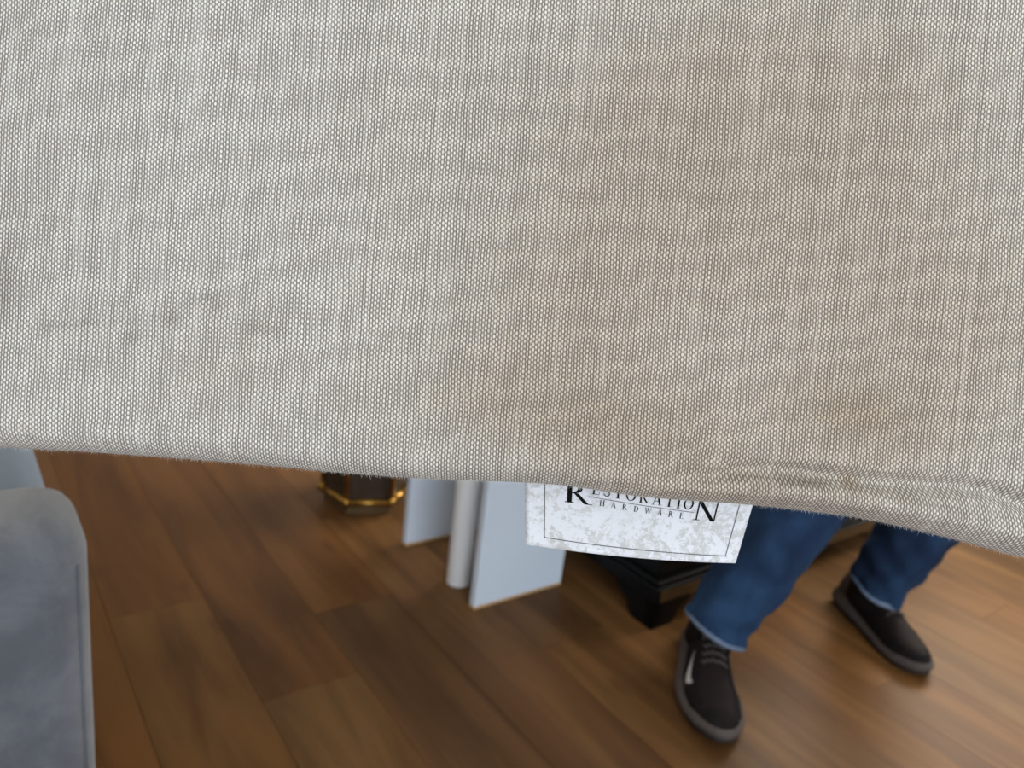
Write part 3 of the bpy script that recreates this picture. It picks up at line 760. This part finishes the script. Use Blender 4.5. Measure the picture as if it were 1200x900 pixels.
        for i in range(40): bm.faces.new((dns[i], dns[i + 1], ups[i + 1], ups[i]))
        o = obj('side_mark', bm, M_MARK, root, smooth=True); o['label'] = 'silver curved tick mark'
    return root
LTOE, LHEEL = (0.406, 1.088), (0.457, 1.400)
RTOE, RHEEL = (0.908, 1.358), (0.838, 1.640)
s1 = shoe('l', LTOE, LHEEL, -1); s2 = shoe('r', RTOE, RHEEL, 1)
# jeans -------------------------------------------------------------------------------------------
HIPL, HIPR = W(.70, 1.40, .86), W(.89, 1.46, .86)
KNL, KNR = W(.590, 1.315, .47), W(.925, 1.455, .47)
legL = [(W(.445, 1.300, .098), .060, .066), (W(.462, 1.302, .15), .062, .068), (W(.505, 1.305, .25), .070, .072), (W(.545, 1.310, .36), .077, .078), (KNL, .076, .078), (W(.645, 1.355, .66), .086, .092), (HIPL + Vector((-.005, 0, -.04)), .098, .105), (HIPL + Vector((0.03, .01, .08)), .09, .105)]
legR = [(W(.852, 1.535, .100), .056, .062), (W(.862, 1.525, .14), .062, .064), (W(.880, 1.505, .24), .070, .070), (W(.902, 1.482, .36), .075, .076), (KNR, .076, .078), (W(.915, 1.455, .66), .086, .092), (HIPR + Vector((.005, 0, -.04)), .098, .105), (HIPR + Vector((-.03, .01, .08)), .09, .105)]
bm = bmesh.new(); hems = []
for li, leg in enumerate((legL, legR)):
    pts = resample(leg, 90); n = 40
    rings = tube_rings([p for p, _, _ in pts], [(a, b) for _, a, b in pts], n)
    for i, ring in enumerate(rings):
        c = pts[i][0]; s = i / 89
        amp = 0.010 * math.exp(-s * 5) + 0.0035
        for k_, v in enumerate(ring):
            d = (v - c).normalized(); a = 2 * PI * k_ / n
            w = noise.noise(Vector((math.cos(a) * 1.3, math.sin(a) * 1.3, c.z * 24 + li * 9 + 1.2 * math.sin(a + li)))) * amp * 1.4
            w += noise.noise(Vector((math.cos(a) * 2.4, math.sin(a) * 2.4, c.z * 9 + li * 5))) * amp * 0.8
            ring[k_] = v + d * w * (0.35 if i < 3 else 1)
    if li == 0:      # the hem of this leg dips towards the toes and lifts at the heel
        pass
    add_loft(bm, rings, cap=False); hems.append(rings)
# seat and waist
waist = [(W(.795, 1.43, .80), .165, .115), (W(.797, 1.43, .88), .180, .125), (W(.800, 1.425, .96), .168, .118), (W(.80, 1.415, 1.02), .158, .11)]
add_loft(bm, tube_rings([p for p, _, _ in resample(waist, 14)], [(a, b) for _, a, b in resample(waist, 14)], 40))
jeans = obj('jeans', bm, M_DENIM, person, smooth=True); jeans['label'] = 'blue denim jeans with paler worn hems'
for rings in hems:
    bm = bmesh.new(); c = sum(rings[0], Vector()) / 40
    prof = []
    for i, (grow, dz) in enumerate(((-.0035, .004), (-.0030, -.0015), (0.0, -.003), (.0022, -.001), (.0022, .006), (.0004, .008))):
        prof.append([v + (v - c).normalized() * grow + Vector((0, 0, dz)) for v in rings[0]])
    add_loft(bm, prof, cap=False); obj('hem', bm, M_HEM, jeans, smooth=True)
    bm = bmesh.new()
    pth = [r[0] + (r[0] - sum(r, Vector()) / 40).normalized() * .0012 for r in rings[:70]]
    add_tube(bm, pth, .0016, 6, Vector((0, 1, 0))); obj('side_seam', bm, M_STITCH, jeans, smooth=True)
for rings, leg in zip(hems, (legL, legR)):
    bm = bmesh.new(); b_ = leg[0][0]; add_tube(bm, [b_ + Vector((-.006, .012, -.045)), b_ + Vector((0, .006, .02)), leg[2][0]], [.046, .046, .050], 24)
    obj('sock', bm, M_OVER, person, smooth=True)
# body --------------------------------------------------------------------------------------------
def L2W(x, y, z): return cm @ Vector((x, y, z)) - PO      # cushion frame to the person's frame
CHEST, NECK, HEAD = W(.735, 1.27, 1.22), W(.705, 1.205, 1.385), W(.690, 1.165, 1.53)
SHL, SHR = W(.555, 1.175, 1.335), W(.885, 1.245, 1.335)    # viewer-left and viewer-right shoulder
gL = dict(w=L2W(.20, TH + .055, ZT + .015), k=L2W(.20, .035, ZT + .020))
gR = dict(w=L2W(SR + .018, TH + .05, .33), k=L2W(SR + .020, .035, .33))
def elbow(a, b, l1, l2, pole):
    d = b - a; L = min(d.length, l1 + l2 - .004); u = d.normalized(); x = (l1 * l1 - l2 * l2 + L * L) / (2 * L); h_ = math.sqrt(max(0, l1 * l1 - x * x))
    p = pole - u * pole.dot(u); return a + u * x + p.normalized() * h_
ELL = elbow(SHL, gL['w'], .31, .28, Vector((-.3, .1, -1))); ELR = elbow(SHR, gR['w'], .31, .28, Vector((.5, .1, -1)))
print('ARM', (gL['w'] - SHL).length, (gR['w'] - SHR).length)
body = bmesh.new()
def limb(keys, n=18, cnt=24, ref=Vector((1, 0, 0))):
    r = resample(keys, cnt); add_loft(body, tube_rings([p for p, _, _ in r], [(a, b) for _, a, b in r], n, ref))
limb([(W(.797, 1.43, .84), .13, .095), (W(.797, 1.43, .92), .150, .105), (W(.785, 1.39, 1.03), .130, .095), (CHEST, .150, .105), (W(.718, 1.225, 1.33), .140, .085), (NECK, .056, .056)], 24, 30)
limb([(NECK + Vector((0, .01, -.05)), .058, .058), (NECK, .052, .054), (NECK.lerp(HEAD, .5), .050, .056), (HEAD, .05, .06)])
for HP, KN, sh in ((HIPL, KNL, LHEEL), (HIPR, KNR, RHEEL)):
    an = (legL if HP is HIPL else legR)[0][0]
    limb([(HP, .078, .085), (HP.lerp(KN, .5), .066, .07), (KN, .050, .054), (KN.lerp(an, .35), .047, .052), (KN.lerp(an, .8), .036, .038), (an + Vector((0, .008, -.03)), .035, .04)])
for SH, EL, gw in ((SHL, ELL, gL), (SHR, ELR, gR)):
    limb([(CHEST.lerp(SH, .72), .05, .05), (SH, .053, .053), (SH.lerp(EL, .4), .044, .046), (EL, .036, .036), (EL.lerp(gw['w'], .3), .037, .039), (EL.lerp(gw['w'], .85), .026, .030), (gw['w'], .024, .030)])
def hand(gw, across, down, inward, out):
    """across: knuckle direction; inward: direction fingers lie along on the far face; out: away from the cushion edge"""
    w, k_ = gw['w'], gw['k']; fw = (k_ - w).normalized()
    limb([(w - fw * .01, .024, .017), (w.lerp(k_, .3), .034, .015), (w.lerp(k_, .75), .041, .014), (k_, .040, .012)], 14, 12, across)
    fl = (.072, .082, .078, .062)
    for i in range(4):
        b = k_ + across * (-.030 + .020 * i); l = fl[i]
        p1 = b + fw * (l * .46) + out * .001; p2 = p1 + (fw * .35 + down * .9).normalized() * l * .34; p3 = p2 + down * l * .36
        limb([(b - fw * .012, .0100, .0100), (b + fw * .01, .0098, .0098), (p1, .0092, .0092), (p2, .0084, .0084), (p3, .0066, .0066)], 10, 12, across)
    t0 = w.lerp(k_, .22) - across * .024; t1 = t0 - across * .026 + down * .012; t2 = t1 + down * .034 - across * .008 ; t3 = t2 + down * .026 + across * .004
    limb([(t0, .014, .014), (t1, .0122, .0122), (t2, .0102, .0102), (t3, .0078, .0078)], 10, 12, across)
hand(gL, LX.copy(), -LZ, LY, LZ.copy()); hand(gR, LZ.copy(), -LX, LY, LX.copy())
# head
fwd = (Vector((0.12, 0.42, CAM_H + .35)) - (HEAD + PO)).normalized(); hx = Vector((0, 0, 1)).cross(-fwd).normalized() * -1; hz = hx.cross(fwd).normalized()
if hz.z < 0: hz = -hz
def HP_(x, y, z): return HEAD + hx * x + fwd * y + hz * z
def ball(bm_, c, rx, ry, rz, u=20, v=14):
    vs0 = len(bm_.verts); geo = bmesh.ops.create_uvsphere(bm_, u_segments=u, v_segments=v, radius=1.0)
    for q in geo['verts']: q.co = c + hx * (q.co.x * rx) + fwd * (q.co.y * ry) + hz * (q.co.z * rz)
ball(body, HP_(0, -.012, .025), .076, .094, .092); ball(body, HP_(0, .022, -.045), .060, .068, .070); ball(body, HP_(0, .055, -.092), .028, .026, .022)
for s_ in (-1, 1):
    ball(body, HP_(s_ * .076, -.01, -.008), .009, .018, .031); ball(body, HP_(s_ * .038, .058, -.032), .024, .020, .022); ball(body, HP_(s_ * .033, .080, .030), .022, .010, .007); ball(body, HP_(s_ * .011, .090, -.034), .009, .010, .007)
limb([(HP_(0, .080, .016), .009, .008), (HP_(0, .094, -.012), .010, .010), (HP_(0, .100, -.030), .012, .011)], 10, 8, hx)
body_o = obj('body', body, M_SKIN, person, smooth=True)
md = body_o.modifiers.new('continuous', 'REMESH'); md.mode = 'VOXEL'; md.voxel_size = 0.0042; md.use_smooth_shade = True
md = body_o.modifiers.new('soften', 'SMOOTH'); md.factor = 0.5; md.iterations = 4
for s_ in (-1, 1):
    bm = bmesh.new(); ball(bm, HP_(s_ * .032, .076, .008), .0125, .0125, .0105, 16, 12); e_ = obj('eye', bm, M_EYE, person, smooth=True)
    bm = bmesh.new(); ball(bm, HP_(s_ * .032, .0862, .008), .0055, .0035, .0055, 14, 10); obj('iris', bm, M_IRIS, e_, smooth=True)
    bm = bmesh.new(); add_tube(bm, [HP_(s_ * .014, .091, .031), HP_(s_ * .034, .090, .036), HP_(s_ * .052, .078, .030)], [.003, .0036, .002], 8); obj('eyebrow', bm, M_HAIR, person, smooth=True)
for dz, r in ((-.060, .0042), (-.067, .0052)):
    bm = bmesh.new(); add_tube(bm, [HP_(-.022, .076, dz), HP_(-.010, .088, dz + .001), HP_(0, .090, dz), HP_(.010, .088, dz + .001), HP_(.022, .076, dz)], [.0015, r, r, r, .0015], 10); obj('lip', bm, M_LIP, person, smooth=True)
bm = bmesh.new(); ball(bm, HP_(0, -.018, .034), .082, .098, .094, 36, 24)
for v in bm.verts:
    q = v.co - HEAD; y, z, x = q.dot(fwd), q.dot(hz), q.dot(hx)
    if z < (.055 + .35 * max(0, y) if y > -.0 else -.055 + .9 * max(0, .02 + y)): v.co = v.co - (v.co - HP_(0, -.018, .034)) * .22
    else: v.co += (v.co - HEAD).normalized() * .006 * noise.noise(v.co * 60)
obj('hair', bm, M_HAIR, person, smooth=True)
# shirt
bm_s = bmesh.new()
def sl(keys, n=28, cnt=40, seed=0):
    r = resample(keys, cnt); rings = tube_rings([p for p, _, _ in r], [(a, b) for _, a, b in r], n)
    for i, ring in enumerate(rings):
        c = r[i][0]
        for k_, v in enumerate(ring): ring[k_] = v + (v - c).normalized() * (.008 * noise.noise(v * 9 + Vector((seed, 0, 0))))
    add_loft(bm_s, rings)
sl([(W(.797, 1.43, .85), .212, .152), (W(.797, 1.425, .93), .204, .146), (W(.785, 1.385, 1.05), .165, .122), (CHEST, .178, .130), (W(.718, 1.225, 1.33), .150, .095), (NECK + Vector((.002, .006, -.022)), .066, .066), (NECK + Vector((0, 0, -.008)), .061, .061)])
for SH, EL, sd in ((SHL, ELL, 3), (SHR, ELR, 7)):
    sl([(CHEST.lerp(SH, .7), .065, .065), (SH, .068, .068), (SH.lerp(EL, .4), .060, .062), (SH.lerp(EL, .75), .058, .060), (SH.lerp(EL, .8), .058, .060)], 24, 24, sd)
sh = obj('shirt', bm_s, M_SHIRT, person, smooth=True)
md = sh.modifiers.new('continuous', 'REMESH'); md.mode = 'VOXEL'; md.voxel_size = 0.007; md.use_smooth_shade = True
md = sh.modifiers.new('soften', 'SMOOTH'); md.factor = 0.5; md.iterations = 3
